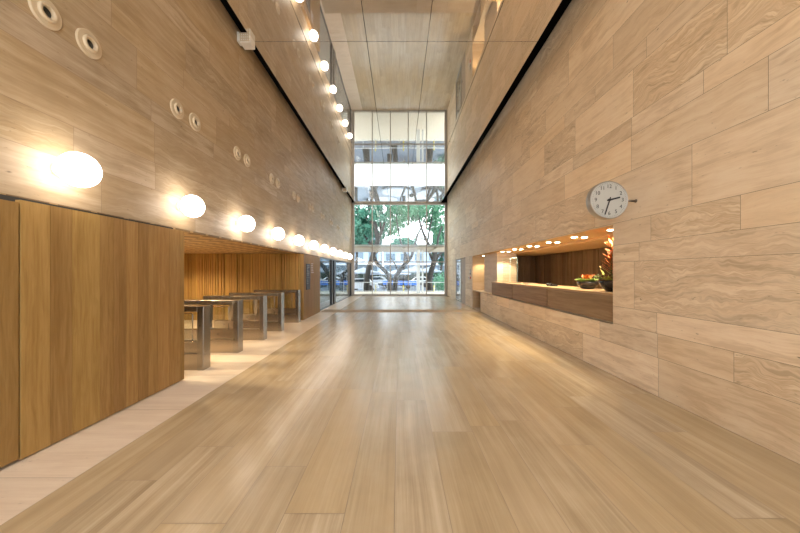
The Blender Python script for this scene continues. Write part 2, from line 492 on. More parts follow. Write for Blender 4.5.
oak_block()
struct(bx(-8.45, -3.34, 10.43, 12.6, 0, 2.26).build('wall_recess_core', M['dark']))

# glazed entrance, left
def entrance():
    d = bx(-3.36, -3.27, 12.5, 12.57, 0, 2.26).build('door_1', M['blackmetal']); struct(d)
    bx(-3.36, -3.27, 12.57, END-.12, 2.20, 2.26).build('head_rail', M['blackmetal'], d)
    bx(-3.35, -3.28, 12.57, END-.12, 0.0, 0.025).build('floor_track', M['blackmetal'], d)
    bx(-3.36, -3.26, 15.02, 15.22, 0.025, 2.20).build('door_stile', M['blackmetal'], d)
    bx(-3.38, -3.24, 15.42, 15.78, 0.025, 2.20).build('door_stile', M['blackmetal'], d)
    bx(-3.36, -3.27, END-.20, END-.12, 0.025, 2.20).build('jamb', M['blackmetal'], d)
    for a, b in ((12.57, 15.02), (15.22, 15.42), (15.78, END-.20)):
        bx(-3.33, -3.315, a, b, 0.025, 2.20).build('pane', M['glass_dark'], d)
    # lobby beyond the glass
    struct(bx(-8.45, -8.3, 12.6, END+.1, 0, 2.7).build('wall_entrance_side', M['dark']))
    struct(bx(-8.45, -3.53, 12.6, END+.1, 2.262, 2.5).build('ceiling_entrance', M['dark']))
    w = bx(-8.3, -3.62, END-.03, END+.04, 2.16, 2.262).build('window_2', M['blackmetal']); struct(w)
    bx(-5.98, -5.92, END-.03, END+.04, 0, 2.16).build('mullion', M['blackmetal'], w)
    bx(-8.3, -5.98, END, END+.012, 0, 2.16).build('pane', M['glass_dark'], w)
    bx(-5.92, -3.62, END, END+.012, 0, 2.16).build('pane', M['glass_dark'], w)
entrance()

# ---------------------------------------------------------------- right side: reception niche
def reception():
    struct(bx(WR+.001, 4.2, N0-.01, N1+.01, 2.34, 2.351).build('ceiling_reception', M['soffit']))
    struct(bx(WR+.17, 4.2, N0-.6, N1+.1, 2.352, 2.42).build('ceiling_reception_slab', M['dark']))
    struct(bx(4.2, 6.0, N0-.6, 15.6, 2.29, 2.42).build('ceiling_reception_rear', M['soffit']))
    m = MB(); rr = random.Random(6)
    y = N0-.6
    while y < 15.5:
        w = rr.choice([.11, .15, .13]); d = rr.choice([0, .008, .015])
        m.box(5.70-d, 5.78, y+.003, y+w-.003, 0, 2.30, r=(rr.random(), rr.random(), rr.random())); y += w
    struct(m.build('wall_reception_back', M['walnut']))
    struct(bx(WR+.16, 5.8, N0-.72, N0-.6, 0, 2.42).build('wall_reception_near', M['stone_plain']))
    m = MB(); x = 4.32
    while x < 5.7:
        m.box(x+.003, x+.127, 12.9-rr.choice([0, .01]), 12.98, 0, 2.30, r=rv()); x += .13
    struct(m.build('wall_reception_far', M['walnut']))
    struct(bx(4.75, 5.8, 15.6, 15.7, 0, 2.42).build('wall_passage_far', M['stone_plain']))
    # lit stone return at the end of the opening and free pier
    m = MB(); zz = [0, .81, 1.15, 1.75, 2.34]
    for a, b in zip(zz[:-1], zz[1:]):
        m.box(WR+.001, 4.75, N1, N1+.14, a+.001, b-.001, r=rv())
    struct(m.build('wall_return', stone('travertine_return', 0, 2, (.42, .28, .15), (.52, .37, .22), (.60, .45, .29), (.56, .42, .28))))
    m = MB()
    m.box(3.60, 4.31, 11.30, 13.0, 0, 2.34, r=rv())
    struct(m.build('wall_pier', M['stone_plain']))
    # stone ledge on top of the low wall
    struct(bx(WR-.0, 3.384, N0, 11.28, 0.79, 0.812).build('trim_6', M['stone_plain']))
    struct(bx(WR-.0, 3.58, 11.285, 12.702, 0.79, 0.812).build('trim_8', M['stone_plain']))
    struct(bx(WR-.0, 3.50, 12.62, 12.702, 0, 0.79).build('trim_7', M['stone_plain']))
    # counter
    c = thing('reception_counter', (3.82, 8.2, 0), 'long low reception counter with veined wood front and pale top', 'counter')
    off = (-3.82, -8.2)
    for (a, b) in ((4.84, 7.02), (7.06, 9.18), (9.22, 11.25)):
        bx(3.385+off[0], 3.43+off[0], a+off[1], b+off[1], 0.814, 1.23, r=rv()).build('front_panel', M['counter'], c)
    bx(3.425+off[0], 3.47+off[0], 4.84+off[1], 11.275+off[1], 0.814, 1.224).build('carcass', M['dark'], c)
    bx(3.378+off[0], 4.12+off[0], 4.84+off[1], 11.28+off[1], 1.232, 1.268).build('countertop', M['countertop'], c, bevel=.003)
    bx(3.53+off[0], 4.05+off[0], 4.9+off[1], 11.2+off[1], 0.0, 0.06).build('plinth', M['dark'], c)
    for y in (5.2, 8.2, 11.1):
        bx(3.53+off[0], 4.05+off[0], y-.02+off[1], y+.02+off[1], 0.06, 1.231).build('support', M['dark'], c)
    # side desk in the passage
    d = thing('side_desk', (3.8, 13.35, 0), 'small stone topped desk in the lit opening beyond the low wall', 'desk')
    m = MB(); m.box(-.44, .55, -.33, .64, .77, .81); m.box(-.44, -.215, -.64, -.33, .77, .81); m.build('desk_top', M['stone_plain'], d)
    bx(-.05, .0, -.32, .62, 0, .77).build('front_panel', M['walnut'], d)
    bx(.0, .52, -.32, -.28, 0, .77).build('end_panel', M['walnut'], d)
    bx(.0, .52, .58, .62, 0, .77).build('end_panel', M['walnut'], d)
reception()

def far_right_doors():
    d = bx(WR+.01, WR+.05, 15.52, 16.45, 0.01, 2.34).build('door_2', M['cream2'])
    struct(d)
    bx(WR-.005, WR+.02, 16.47, 16.56, 0, 2.36).build('door_jamb', M['frame'], d)
    bx(WR+.0, WR+.012, 16.3, 16.36, 1.0, 1.12).build('handle', M['steel'], d)
    e = bx(WR-.01, WR+.05, 16.56, 16.62, 0, 2.36).build('door_3', M['frame']); struct(e)
    bx(WR-.01, WR+.05, 18.04, 18.10, 0, 2.36).build('stile', M['frame'], e)
    bx(WR-.01, WR+.05, 16.62, 18.04, 2.30, 2.36).build('head_rail', M['frame'], e)
    bx(WR-.01, WR+.05, 16.62, 18.04, 0.0, 0.06).build('bottom_rail', M['frame'], e)
    bx(WR+.015, WR+.03, 16.62, 18.04, 0.06, 2.30).build('pane', M['glass'], e)
    tb = MB().tube([(WR-.06, 16.75, .8), (WR-.06, 16.75, 1.3)], .015).build('pull_handle', M['steel'], e)
    struct(bx(WR+.9, WR+1.0, 15.72, 18.6, 0, 2.5).build('wall_side_room', M['white']))
    struct(bx(WR+.16, WR+.9, 18.3, 18.4, 0, 2.5).build('wall_side_room_far', M['white']))
    struct(bx(WR+.16, WR+.9, 15.72, 18.4, 2.42, 2.5).build('ceiling_side_room', M['white']))
M['cream2'] = plain('beige_door_paint', (.44, .345, .26), 0.5)
far_right_doors()

# ---------------------------------------------------------------- globe wall lamps
def globe_lamp():
    t = thing('globe_wall_lamp', (0, 0, 0), '', 'lamp', 'globe lamps along the left stone wall')
    mt = RY(PI/2)                                            # local z -> +x, out of the wall
    r = 0.165
    prof = [(0.001, -r)] + [(r*math.sin(PI*k/20), -r*math.cos(PI*k/20)) for k in range(1, 20)] + [(0.001, r)]
    prof = [(a, h*0.93) for a, h in prof]
    MB().lathe(prof, T(0.20, 0, 0) @ mt, 36).build('globe', M['globe'], t)
    MB().lathe([(0.075, 0.0), (0.075, 0.012), (0.045, 0.016), (0.045, 0.052), (0.062, 0.055), (0.062, 0.062)], mt, 28).build('wall_mount', M['cream'], t)
    return t
gy = [2.99+1.64*k for k in range(11)]
places = ['above the wide oak sliding panel', 'past the end of the oak sliding panel', 'above the turnstile recess', 'above the turnstile recess',
          'above the far end of the recess', 'above the oak pier with the sign', 'above the near entrance pane',
          'above the glazed entrance', 'above the glazed entrance', 'above the glazed entrance', 'last before the end window']
g0 = None
for k in range(-4, 11):  # negative k: unseen lamps added to even out the light
    loc = (WL, 2.99+1.64*k, EYE+0.995)
    if k < 0: lab = 'white globe wall lamp added out of view for even light, %s one back' % ORD[-k-1]
    else: lab = '%s globe wall lamp from the near end, %s' % (ORD[k], places[k])
    if g0 is None:
        g0 = globe_lamp(); g0.location = loc; g0['label'] = lab
    else: dup(g0, loc, lab)

# round air nozzles in pairs
def nozzle():
    t = thing('air_nozzle', (0, 0, 0), '', 'air vent', 'round air nozzles in pairs on the left stone wall')
    mt = RY(PI/2)
    MB().lathe([(0.076, 0.002), (0.076, 0.022), (0.128, 0.022), (0.135, 0.016), (0.135, 0.001), (0.076, 0.002)], mt, 40, smooth=False).build('flange', M['cream'], t)
    MB().lathe([(0.076, 0.003), (0.082, 0.030), (0.076, 0.042), (0.066, 0.046), (0.048, 0.040), (0.044, 0.010)], mt, 40).build('swivel_ring', M['cream'], t)
    MB().lathe([(0.045, 0.004), (0.043, 0.012), (0.0005, 0.012)], mt, 28).build('nozzle_throat', M['grey'], t)
    return t
z0n = None
for k in range(9):
    for j, s in enumerate((-0.2, 0.2)):
        loc = (WL, 3.07+1.70*k+s, EYE+0.735*3.3)
        lab = '%s round cream air nozzle of the %s pair from the near end, left stone wall' % (('nearer', 'farther')[j], ORD[k])
        if z0n is None: z0n = nozzle(); z0n.location = loc; z0n['label'] = lab
        else: dup(z0n, loc, lab)

# white emergency floodlights in the gap beside the ceiling
def flood():
    t = thing('emergency_light', (0, 0, 0), '', 'light', 'white lights hung in the ceiling gap')
    bx(-.02, .20, -.11, .11, -.10, .10).build('housing', M['white'], t, bevel=.008)
    m = MB()
    for k in range(5): m.box(.0+k*.04, .012+k*.04, -.125, -.111, -.085, .085)
    for k in range(4): m.box(-.01, .19, -.125, -.111, -.08+k*.05, -.072+k*.05)
    m.build('grille', M['cream'], t)
    bx(-.06, -.02, -.05, .05, -.02, .13).build('bracket', M['white'], t)
    bx(-.09, -.06, -.07, .07, -.05, .15).build('wall_plate', M['white'], t)
    return t
f0 = flood(); f0.location = (WL+.09, 6.34, 6.36); f0['label'] = 'white grilled emergency light by the black ceiling gap, nearer of the two'
dup(f0, (WL+.09, 17.8, 6.36), 'white emergency light by the black ceiling gap close to the end window')

# ---------------------------------------------------------------- turnstiles
def turnstile():
    t = thing('turnstile', (0, 0, 0), '', 'turnstile', 'steel speed gates in the oak recess')
    # local: x from 0 (hall edge) to -1.43, y 0..0.19, z up
    bx(-.105, 0, 0, .19, 0, 1.045).build('post', M['steel'], t, bevel=.004)
    bx(-1.43, -1.325, 0, .19, 0, 1.045).build('post', M['steel'], t, bevel=.004)
    rail = bx(-1.325, -.105, 0, .19, .955, 1.045).build('top_rail', M['steel_h'], t, bevel=.004)
    for x in (-.3, -.52, -.8, -1.05): bx(x-.018, x+.018, -.003, .004, .99, 1.006).build('sensor', M['grey'], rail)
    body = bx(-1.325, -.105, .012, .178, 0, .27).build('lower_body', M['steel_h'], t, bevel=.003)
    up = bx(-1.20, -.105, .03, .16, .27, .46).build('upper_body', M['steel_h'], t, bevel=.003)
    bx(-1.325, -.105, .008, .182, .262, .275).build('shadow_strip', M['steel_dark'], t)
    for x in (-.42, -.95): bx(x-.016, x+.016, .025, .031, .365, .381).build('sensor', M['grey'], up)
    for x in (-.62,): bx(x-.016, x+.016, .006, .013, .20, .216).build('sensor', M['grey'], body)
    bx(-.07, -.05, -.003, .004, .72, .737).build('sensor', M['grey'], t)
    # glass wing with rounded frame
    w = bx(-.70, -.24, .09, .10, .46, .90).build('glass_wing', M['glass_clear'], t)
    MB().tube([(-.70, .095, .46), (-.70, .095, .90), (-.68, .095, .915), (-.26, .095, .915), (-.24, .095, .90), (-.24, .095, .46)], .009, 8).build('wing_edge', M['steel'], w)
    w2 = bx(-1.26, -.80, .09, .10, .46, .90).build('glass_wing', M['glass_clear'], t)
    MB().tube([(-1.26, .095, .46), (-1.26, .095, .90), (-1.24, .095, .915), (-.82, .095, .915), (-.80, .095, .90), (-.80, .095, .46)], .009, 8).build('wing_edge', M['steel'], w2)
    return t
tl = ['nearest steel turnstile, half hidden by the oak sliding panel', 'second steel turnstile from the oak sliding panel',
      'middle steel turnstile of the five in the recess', 'fourth steel turnstile from the oak sliding panel',
      'farthest steel turnstile, next to the oak pier with the sign']
t0 = None
for k, y in enumerate((5.03, 6.12, 7.27, 8.38, 9.80)):
    if t0 is None: t0 = turnstile(); t0.location = (-3.195, y, 0); t0['label'] = tl[k]
    else: dup(t0, (-3.195, y, 0), tl[k])

# directory sign on the oak pier
def sign():
    t = thing('directory_sign', (-3.205, 10.85, 1.45), 'tall dark directory panel on the oak pier beside the turnstiles', 'sign')
    bx(.001, .018, -.25, .22, -.45, .45).build('sign_panel', M['sign'], t, bevel=.002)
    m = MB(); rr = random.Random(2)
    for k in range(7):
        z = .38-k*.055
        m.box(.018, .0195, -.21, -.21+rr.uniform(.15, .34), z, z+.018)
    for k in range(3):
        z = -.12-k*.06
        m.box(.018, .0195, -.21, -.21+rr.uniform(.1, .25), z, z+.014)
    m.build('lettering', M['signtext'], t)
    bx(.018, .0195, -.24, .21, -.03, -.024).build('divider_line', M['signtext'], t)
    q = thing('wall_lettering', (-3.205, 11.4, 1.75), 'small pale lettering lines on the oak pier right of the dark sign', 'lettering')
    m = MB()
    for k in range(6):
        z = .16-k*.065
        m.box(.0005, .004, -.16, -.16+rr.uniform(.16, .32), z, z+.022)
    m.build('letter_rows', M['white'], q)
sign()

# ---------------------------------------------------------------- clock
def clock():
    t = thing('wall_clock', (2.925, 4.29, 2.61), 'round grey double-sided clock on a wall arm above the reception opening', 'clock')
    mt = RX(PI/2)                                            # local z -> -y, towards the hall's near end
    R = .26
    MB().lathe([(R-.012, 0.004), (R-.012, 0.012), (R, 0.010), (R+.004, 0.0), (R+.004, -.092), (R, -.102), (R-.012, -.104), (R-.012, -.096)], mt, 64).build('case', M['clockrim'], t)
    MB().lathe([(R-.012, -.001), (R-.012, 0.004), (0.0004, 0.004)], mt, 64, smooth=False).build('dial', M['clockface'], t)
    MB().lathe([(R-.012, -.097), (R-.012, -.092), (0.0004, -.092)], mt, 64, smooth=False).build('rear_dial', M['clockface'], t)
    for h in range(1, 13):
        cu = bpy.data.curves.new('numeral', 'FONT'); cu.body = str(h); cu.size = .072; cu.extrude = .0008
        cu.align_x = 'CENTER'; cu.align_y = 'CENTER'
        o = bpy.data.objects.new('numeral', cu); COL.objects.link(o)
        bpy.context.view_layer.update()
        me = bpy.data.meshes.new_from_object(o.evaluated_get(bpy.context.evaluated_depsgraph_get()))
        bpy.data.objects.remove(o)
        me.materials.clear(); me.materials.append(M['ink'])
        o = bpy.data.objects.new('numeral', me); COL.objects.link(o); o.parent = t
        a = 2*PI*h/12
        o.rotation_euler = (PI/2, 0, 0); o.location = (.187*math.sin(a), -.0055, .187*math.cos(a))
    m = MB()
    for k in range(60):
        a = 2*PI*k/60; L = .012 if k % 5 else .016
        m.box(-.0014, .0014, -.0056, -.0045, .226, .226+L*.8, mat=RY(a))
    m.build('minute_marks', M['ink'], t)
    def hand(ang, L, w, y, name):
        bx(-w, w, y-.002, y+.002, -.035, L, mat=RY(ang)).build(name, M['ink'], t)
    hand(2*PI*(2+33/60)/12, .150, .010, -.012, 'hour_hand')
    hand(2*PI*33/60, .215, .0075, -.017, 'minute_hand')
    MB().lathe([(.018, .004), (.018, .022), (.001, .023)], mt, 24).build('hub', M['ink'], t)
    MB().tube([(R, .05, 0), (WR-2.925, .05, 0)], .015, 14).build('arm', M['steel_dark'], t)
    MB().lathe([(.024, 0), (.024, .008), (.015, .010)], T(WR-2.925, .05, 0) @ RY(-PI/2), 24).build('arm_plate', M['steel_dark'], t)
clock()

# ---------------------------------------------------------------- recessed downlights
def spot(name, loc, W_, ang, blend, col, size, parent):
    l = bpy.data.lights.new(name, 'SPOT'); l.energy = W_; l.spot_size = ang; l.spot_blend = blend; l.color = col; l.shadow_soft_size = size
    o = bpy.data.objects.new(name, l); COL.objects.link(o); o.parent = parent; o.location = loc
    return o
def downlight(w, ang=2.0):
    t = thing('recessed_downlight', (0, 0, 0), '', 'downlight', 'downlights in the reception soffit')
    MB().lathe([(.056, 0), (.070, -.001), (.070, -.004), (.062, -.006), (.056, -.005)], Matrix.Identity(4), 28).build('trim_ring', M['white'], t)
    MB().lathe([(.057, -.004), (.052, -.011), (.032, -.016), (.0004, -.018)], Matrix.Identity(4), 24).build('lens', M['downlens'], t)
    spot('downlight_beam', (0, 0, -.05), w, ang, 0.5, (1.0, .80, .52), .035, t)
    return t
d0 = None
ys = (5.32, 6.43, 7.53, 8.64, 9.76, 10.87)
for k, y in enumerate(ys):
    for j, x in enumerate((3.66, 3.87)):
        lab = '%s bright recessed downlight of the %s pair above the counter, counted from the clock' % (('hall side', 'inner')[j], ORD[k])
        if d0 is None: d0 = downlight(SPOT_W); d0.location = (x, y, 2.34); d0['label'] = lab
        else: dup(d0, (x, y, 2.34), lab)
dup(d0, (3.73, 13.6, 2.34), 'single downlight over the small stone desk beyond the pier')
# unseen downlights added to brighten the turnstile room
d1 = None
for x, y in ((-4.7, 4.9), (-4.9, 6.3), (-6.6, 6.0), (-6.7, 8.5)):
    lab = 'unseen recessed downlight added to light the turnstile room'
    if d1 is None:
        d1 = downlight(RECESS_W, 2.7); d1.location = (x, y, 2.235); d1['label'] = lab; d1['group'] = 'unseen downlights added to the turnstile room'
    else: dup(d1, (x, y, 2.235), lab)

# ---------------------------------------------------------------- things on the counter
M['bowl'] = plain('dark_glazed_bowl', (.02, .018, .018), 0.25)
M['leaf_l'] = plain('succulent_green', (.20, .30, .06), 0.5, var=.3)
M['leaf_y'] = plain('yellow_green_leaf', (.38, .38, .07), 0.5, var=.3)
M['leaf_r'] = plain('russet_leaf', (.22, .07, .03), 0.5, var=.3)
M['orange'] = plain('orange_petal', (.62, .16, .025), 0.45, var=.2)
M['stem'] = plain('green_stem', (.10, .14, .04), 0.5)
M['soil'] = plain('potting_soil', (.04, .028, .02), 0.9)
def leaf(m, base, d, L, w, bend=0.3):
    d = Vector(d).normalized(); side = d.cross(Vector((0, 0, 1)))
    if side.length < .05: side = Vector((1, 0, 0))
    side.normalize(); up = side.cross(d)
    pts = []
    for k, (u, ww) in enumerate(((0, .25), (.35, 1), (.7, .7), (1, .03))):
        c = Vector(base)+d*L*u+up*(-bend*L*u*u)
        pts.append((c-side*w*ww*.5, c+up*w*.12, c+side*w*ww*.5))
    for a, b in zip(pts[:-1], pts[1:]):
        m.face([a[0], a[1], b[1], b[0]], rv(), True); m.face([a[1], a[2], b[2], b[1]], rv(), True)
def rosette(m, c, R, n, rr):
    for ring, (el, s) in enumerate(((.25, 1), (.65, .8), (1.1, .55))):
        for k in range(n-ring*2):
            a = 2*PI*(k+.5*ring)/(n-ring*2)+rr.uniform(-.1, .1)
            leaf(m, c, (math.cos(a)*math.cos(el), math.sin(a)*math.cos(el), math.sin(el)), R*s, R*.5, -.2)
def bowl_mesh(R, H):
    return MB().lathe([(.001, 0), (R*.42, 0), (R*.55, H*.06), (R*.86, H*.45), (R, H*.82), (R*.97, H), (R*.93, H), (R*.93, H*.86), (R*.001, H*.86)], Matrix.Identity(4), 40)
def planters():
    rr = random.Random(21)
    t = thing('flower_bowl', (3.83, 6.25, 1.268), 'low dark bowl of green succulents and short orange flowers on the counter', 'planter', 'bowls on the counter')
    bowl_mesh(.20, .15).build('bowl', M['bowl'], t)
    MB().lathe([(.18, .128), (.12, .15), (.001, .155)], Matrix.Identity(4), 24).build('soil', M['soil'], t)
    for k in range(9):
        a = 2*PI*k/9+rr.uniform(-.2, .2); q = rr.uniform(.08, .16) if k else 0
        m = MB(); rosette(m, (q*math.cos(a), q*math.sin(a), .145), rr.uniform(.09, .13), 9, rr)
        m.build('succulent', M['leaf_l'] if k % 3 else M['leaf_y'], t, recalc=False)
    for k in range(4):
        a = rr.uniform(0, 6.28); m = MB(); c = (rr.uniform(-.10, .03), rr.uniform(-.08, .08), .17)
        for j in range(9):
            b = rr.uniform(0, 6.28); leaf(m, c, (math.cos(b)*.5, math.sin(b)*.5, 1), rr.uniform(.10, .17), .03, .2)
        m.build('orange_flower', M['orange'], t, recalc=False)
    t = thing('flower_bowl', (3.74, 5.35, 1.268), 'dark bowl with tall orange flower spikes at the near end of the counter', 'planter', 'bowls on the counter')
    bowl_mesh(.235, .19).build('bowl', M['bowl'], t)
    MB().lathe([(.215, .163), (.12, .19), (.001, .2)], Matrix.Identity(4), 24).build('soil', M['soil'], t)
    for k in range(12):
        a = 2*PI*k/12+rr.uniform(-.2, .2); q = rr.uniform(.06, .20)
        m = MB(); rosette(m, (q*math.cos(a), q*math.sin(a), .18+rr.uniform(0, .05)), rr.uniform(.10, .15), 9, rr)
        m.build('succulent', (M['leaf_r'], M['leaf_l'], M['leaf_r'], M['leaf_y'])[k % 4], t, recalc=False)
    for k in range(7):
        a = rr.uniform(0, 6.28); H = rr.uniform(.45, .92) if k else .92
        b0 = Vector((rr.uniform(-.10, .06), rr.uniform(-.08, .08), .18)); top = b0+Vector((rr.uniform(-.17, .03), rr.uniform(-.06, .06), H-.18))
        st = MB().tube([b0, b0.lerp(top, .5)+Vector((.01, .01, 0)), top], [.007, .006, .004], 6).build('flower_stem', M['stem'], t)
        m = MB(); n = int(4+H*10)
        for j in range(n):
            u = .30+.72*j/n; c = b0.lerp(top, min(u, 1)); an = j*2.4
            leaf(m, c, (math.cos(an), math.sin(an), .9), rr.uniform(.10, .19)*(1.25-u*.5), .036, .05)
        m.build('flower_spike', M['orange'], st, recalc=False)
    for k in range(8):
        a = rr.uniform(0, 6.28); m = MB()
        leaf(m, (rr.uniform(-.1, .1), rr.uniform(-.1, .1), .19), (math.cos(a)*.5, math.sin(a)*.5, 1), rr.uniform(.25, .45), .05, .35)
        m.build('long_leaf', M['leaf_y'] if k % 2 else M['leaf_l'], t, recalc=False)
planters()
def screens():
    for (x, y, lab) in ((3.63, 10.45, 'farther clear glass screen standing on the reception counter by the pier'),
                        (3.71, 9.95, 'nearer clear glass screen with blue edges standing on the reception counter')):
        t = thing('counter_screen', (x, y, 1.268), lab, 'glass screen', 'glass screens on the counter')
        bx(-.11, .11, -.006, .006, .012, .80).build('glass_sheet', M['glass_clear'], t)
        m = MB(); m.box(-.114, -.110, -.006, .006, .012, .803); m.box(.110, .114, -.006, .006, .012, .803); m.box(-.108, .108, -.008, .008, .798, .805)
        m.build('polished_edge', M['edge'], t)
        bx(-.12, .12, -.05, .05, 0, .012).build('foot', M['blackmetal'], t)
M['edge'] = plain('blue_glass_edge', (.45, .60, .62), 0.15)
screens()
def desk_bits():
    t = thing('keyboard', (3.66, 9.6, 1.268), 'flat black keyboard on the counter beside the glass screens', 'keyboard')
    bx(-.07, .07, -.2, .2, 0, .016).build('keyboard_body', M['grey'], t, bevel=.003)
    m = MB()
    for i in range(4):
        for j in range(11): m.box(-.058+i*.03, -.034+i*.03, -.185+j*.034, -.156+j*.034, .016, .020)
    m.build('keys', M['ink'], t)
    t = thing('document_tray', (3.72, 8.75, 1.268), 'low beige document tray on the middle of the counter', 'tray')
    bx(-.12, .12, -.17, .17, 0, .008).build('tray_base', M['cream'], t)
    m = MB(); m.box(-.12, -.112, -.17, .17, .008, .035); m.box(.112, .12, -.17, .17, .008, .035); m.box(-.112, .112, .162, .17, .008, .035); m.box(-.112, .112, -.17, -.162, .008, .035)
    m.build('tray_rim', M['cream'], t)
    t = thing('desk_phone', (3.75, 7.55, 1.268), 'small black desk phone on the counter', 'phone')
    bx(-.09, .09, -.1, .1, 0, .04).build('phone_base', M['ink'], t, bevel=.006)
    MB().tube([(-.06, -.1, .055), (-.06, 0, .062), (-.06, .1, .055)], [.02, .015, .02], 10).build('handset', M['grey'], t)
desk_bits()
def wall_devices():
    t = thing('notice_plate', (WR, 14.4, 1.62), 'small dark framed notice on the stone wall beside the lit opening', 'notice')
    bx(-.015, -.001, -.10, .10, -.11, .11).build('plate', M['sign'], t); bx(-.017, -.015, -.08, .08, -.06, .09).build('print_area', M['white'], t)
    t = thing('fire_alarm_button', (WR, 14.36, 1.36), 'small red fire alarm button on the stone wall under the notice', 'alarm')
    bx(-.04, -.001, -.05, .05, -.05, .05).build('housing', M['red'], t, bevel=.004); bx(-.044, -.04, -.025, .025, -.025, .025).build('press_panel', M['white'], t)
    t = thing('card_reader', (WR, 14.62, 1.34), 'small white card reader box on the stone wall beside the red alarm button', 'card reader')
    bx(-.03, -.001, -.05, .05, -.07, .07).build('reader_body', M['white'], t, bevel=.004); bx(-.032, -.03, -.03, .03, .0, .04).build('display', M['grey'], t)
wall_devices()

# ---------------------------------------------------------------- outside
M['road'] = plain('asphalt', (.11, .14, .19), 0.8)
M['canopy_top'] = plain('white_canopy', (.78, .80, .82), 0.5)
M['canopy_under'] = plain('canopy_underside', (.62, .54, .44), 0.6)
M['bark'] = plain('bark', (.034, .030, .028), 0.9, var=.4)
M['parasol'] = plain('grey_parasol_cloth', (.22, .25, .30), 0.8)
M['cloth'] = plain('blue_tablecloth', (.05, .22, .78), 0.7)
M['car_w'] = plain('white_car_paint', (.75, .77, .80), 0.25)
M['car_d'] = plain('dark_car_paint', (.04, .05, .07), 0.2)
M['car_g'] = plain('grey_car_paint', (.30, .33, .37), 0.25)
M['tyre'] = plain('tyre_rubber', (.015, .015, .015), 0.8)
M['carglass'] = plain('car_window', (.02, .03, .04), 0.08)
M['facade'] = plain('pale_facade', (.30, .37, .46), 0.7)
M['facade_win'] = plain('facade_window', (.10, .15, .20), 0.15)
M['yellow'] = plain('yellow_bollard', (.75, .62, .08), 0.5)
def foliage_mat(name, c1, c2):
    t = NT(name)
    rn = t.n('SeparateXYZ', {0: t.n('Attribute', attribute_name='rnd').outputs['Vector']})
    c = t.mix(rn.outputs[0], c1, c2)
    d = t.n('BsdfDiffuse', {0: c}); tr = t.n('BsdfTranslucent', {0: c})
    return t.done(t.n('MixShader', {0: 0.45, 1: d, 2: tr}))
M['fol_a'] = foliage_mat('leaves_teal', (.035, .14, .10), (.17, .38, .28))
M['fol_b'] = foliage_mat('leaves_green', (.045, .16, .10), (.23, .44, .28))
M['fol_d'] = foliage_mat('leaves_dark', (.018, .07, .05), (.085, .21, .15))
struct(bx(-16, 16, END+.12, 26.2, -.5, -.01).build('terrace_paving', M['paving']))
struct(bx(-60, 60, 26.2, 90, -.7, -.45).build('street_ground', M['road']))
def canopy():
    t = thing('entrance_canopy', (0, 24.3, 0), 'flat white entrance canopy on posts outside the end window', 'canopy')
    bx(-9, 9, -2.6, 2.8, 3.44, 3.56).build('roof_slab', M['canopy_top'], t)
    bx(-8.9, 8.9, -2.5, 2.7, 3.38, 3.44).build('soffit_lining', M['canopy_under'], t)
    for x in (-6.5, -4.0, -1.9, .35, 2.6, 5.0):
        bx(x-.06, x+.06, -2.5, 2.7, 3.27, 3.38).build('joist', M['canopy_under'], t)
    for x in (-5.0, 1.52, 1.86): 
        bx(x-.13 if x != 1.86 else x-.06, x+.13 if x != 1.86 else x+.06, -.13, .13, 0-.01, 3.38).build('post', M['canopy_top'], t)
canopy()
def railing():
    t = thing('terrace_railing', (0, 25.8, 0), 'low pale metal railing along the terrace edge outside the window', 'railing')
    bx(-9, 9, -.03, .03, .76, .80).build('top_rail', M['canopy_top'], t)
    bx(-9, 9, -.012, .012, .08, .10).build('bottom_rail', M['canopy_top'], t)
    for k in range(19): bx(-9+k-.02, -9+k+.02, -.02, .02, -.01, .76).build('post', M['canopy_top'], t)
    m = MB()
    for k in range(120):
        if k % 7: m.box(-9+k*.15-.006, -9+k*.15+.006, -.006, .006, .10, .76)
    b = m.build('balusters', M['frame'], t); b['kind'] = 'stuff'
railing()
def tree(base_label, trunk, branches, crowns, mat, leaf_n, lsize, seed, name='street_tree'):
    rr = random.Random(seed)
    b = trunk[0][0]
    t = thing(name, tuple(b), base_label, 'tree', 'trees outside the end window')
    o = Vector(b)
    MB().tube([p-o for p, r in trunk], [r for p, r in trunk], 9).build('trunk', M['bark'], t)
    for br in branches:
        MB().tube([p-o for p, r in br], [r for p, r in br], 7).build('branch', M['bark'], t)
    m = MB()
    for (c, rx, rz, share) in crowns:
        cents = [c-o+Vector((rr.uniform(-1, 1)*rx, rr.uniform(-1, 1)*rx*.8, rr.uniform(-1, 1)*rz)) for _ in range(34)]
        for _ in range(int(leaf_n*share*1.7)):
            while True:
                v = Vector((rr.uniform(-1, 1), rr.uniform(-1, 1), rr.uniform(-1, 1)))
                if .25 < v.length < 1: break
            # clumped
            p = c-o+Vector((v.x*rx, v.y*rx*.8, v.z*rz))
            cl = min(cents, key=lambda q: (q-p).length_squared); p = p.lerp(cl, .30)
            e = Euler((rr.uniform(0, 6.28), rr.uniform(0, 6.28), rr.uniform(0, 6.28))).to_matrix()
            s = lsize*rr.uniform(.6, 1.3); rd = (rr.random(), rr.random(), 0)
            m.face([p+e @ Vector(q) for q in ((-s, 0, 0), (0, -s*.45, .05*s), (s, 0, 0), (0, s*.45, .05*s))], rd)
    m.build('foliage', mat, t, recalc=False)
    return t
def ground(p): return Vector((p.x, p.y, -.46))
def pl_(D, *pts): return [(at(x, y, D), r) for (x, y, r) in pts]
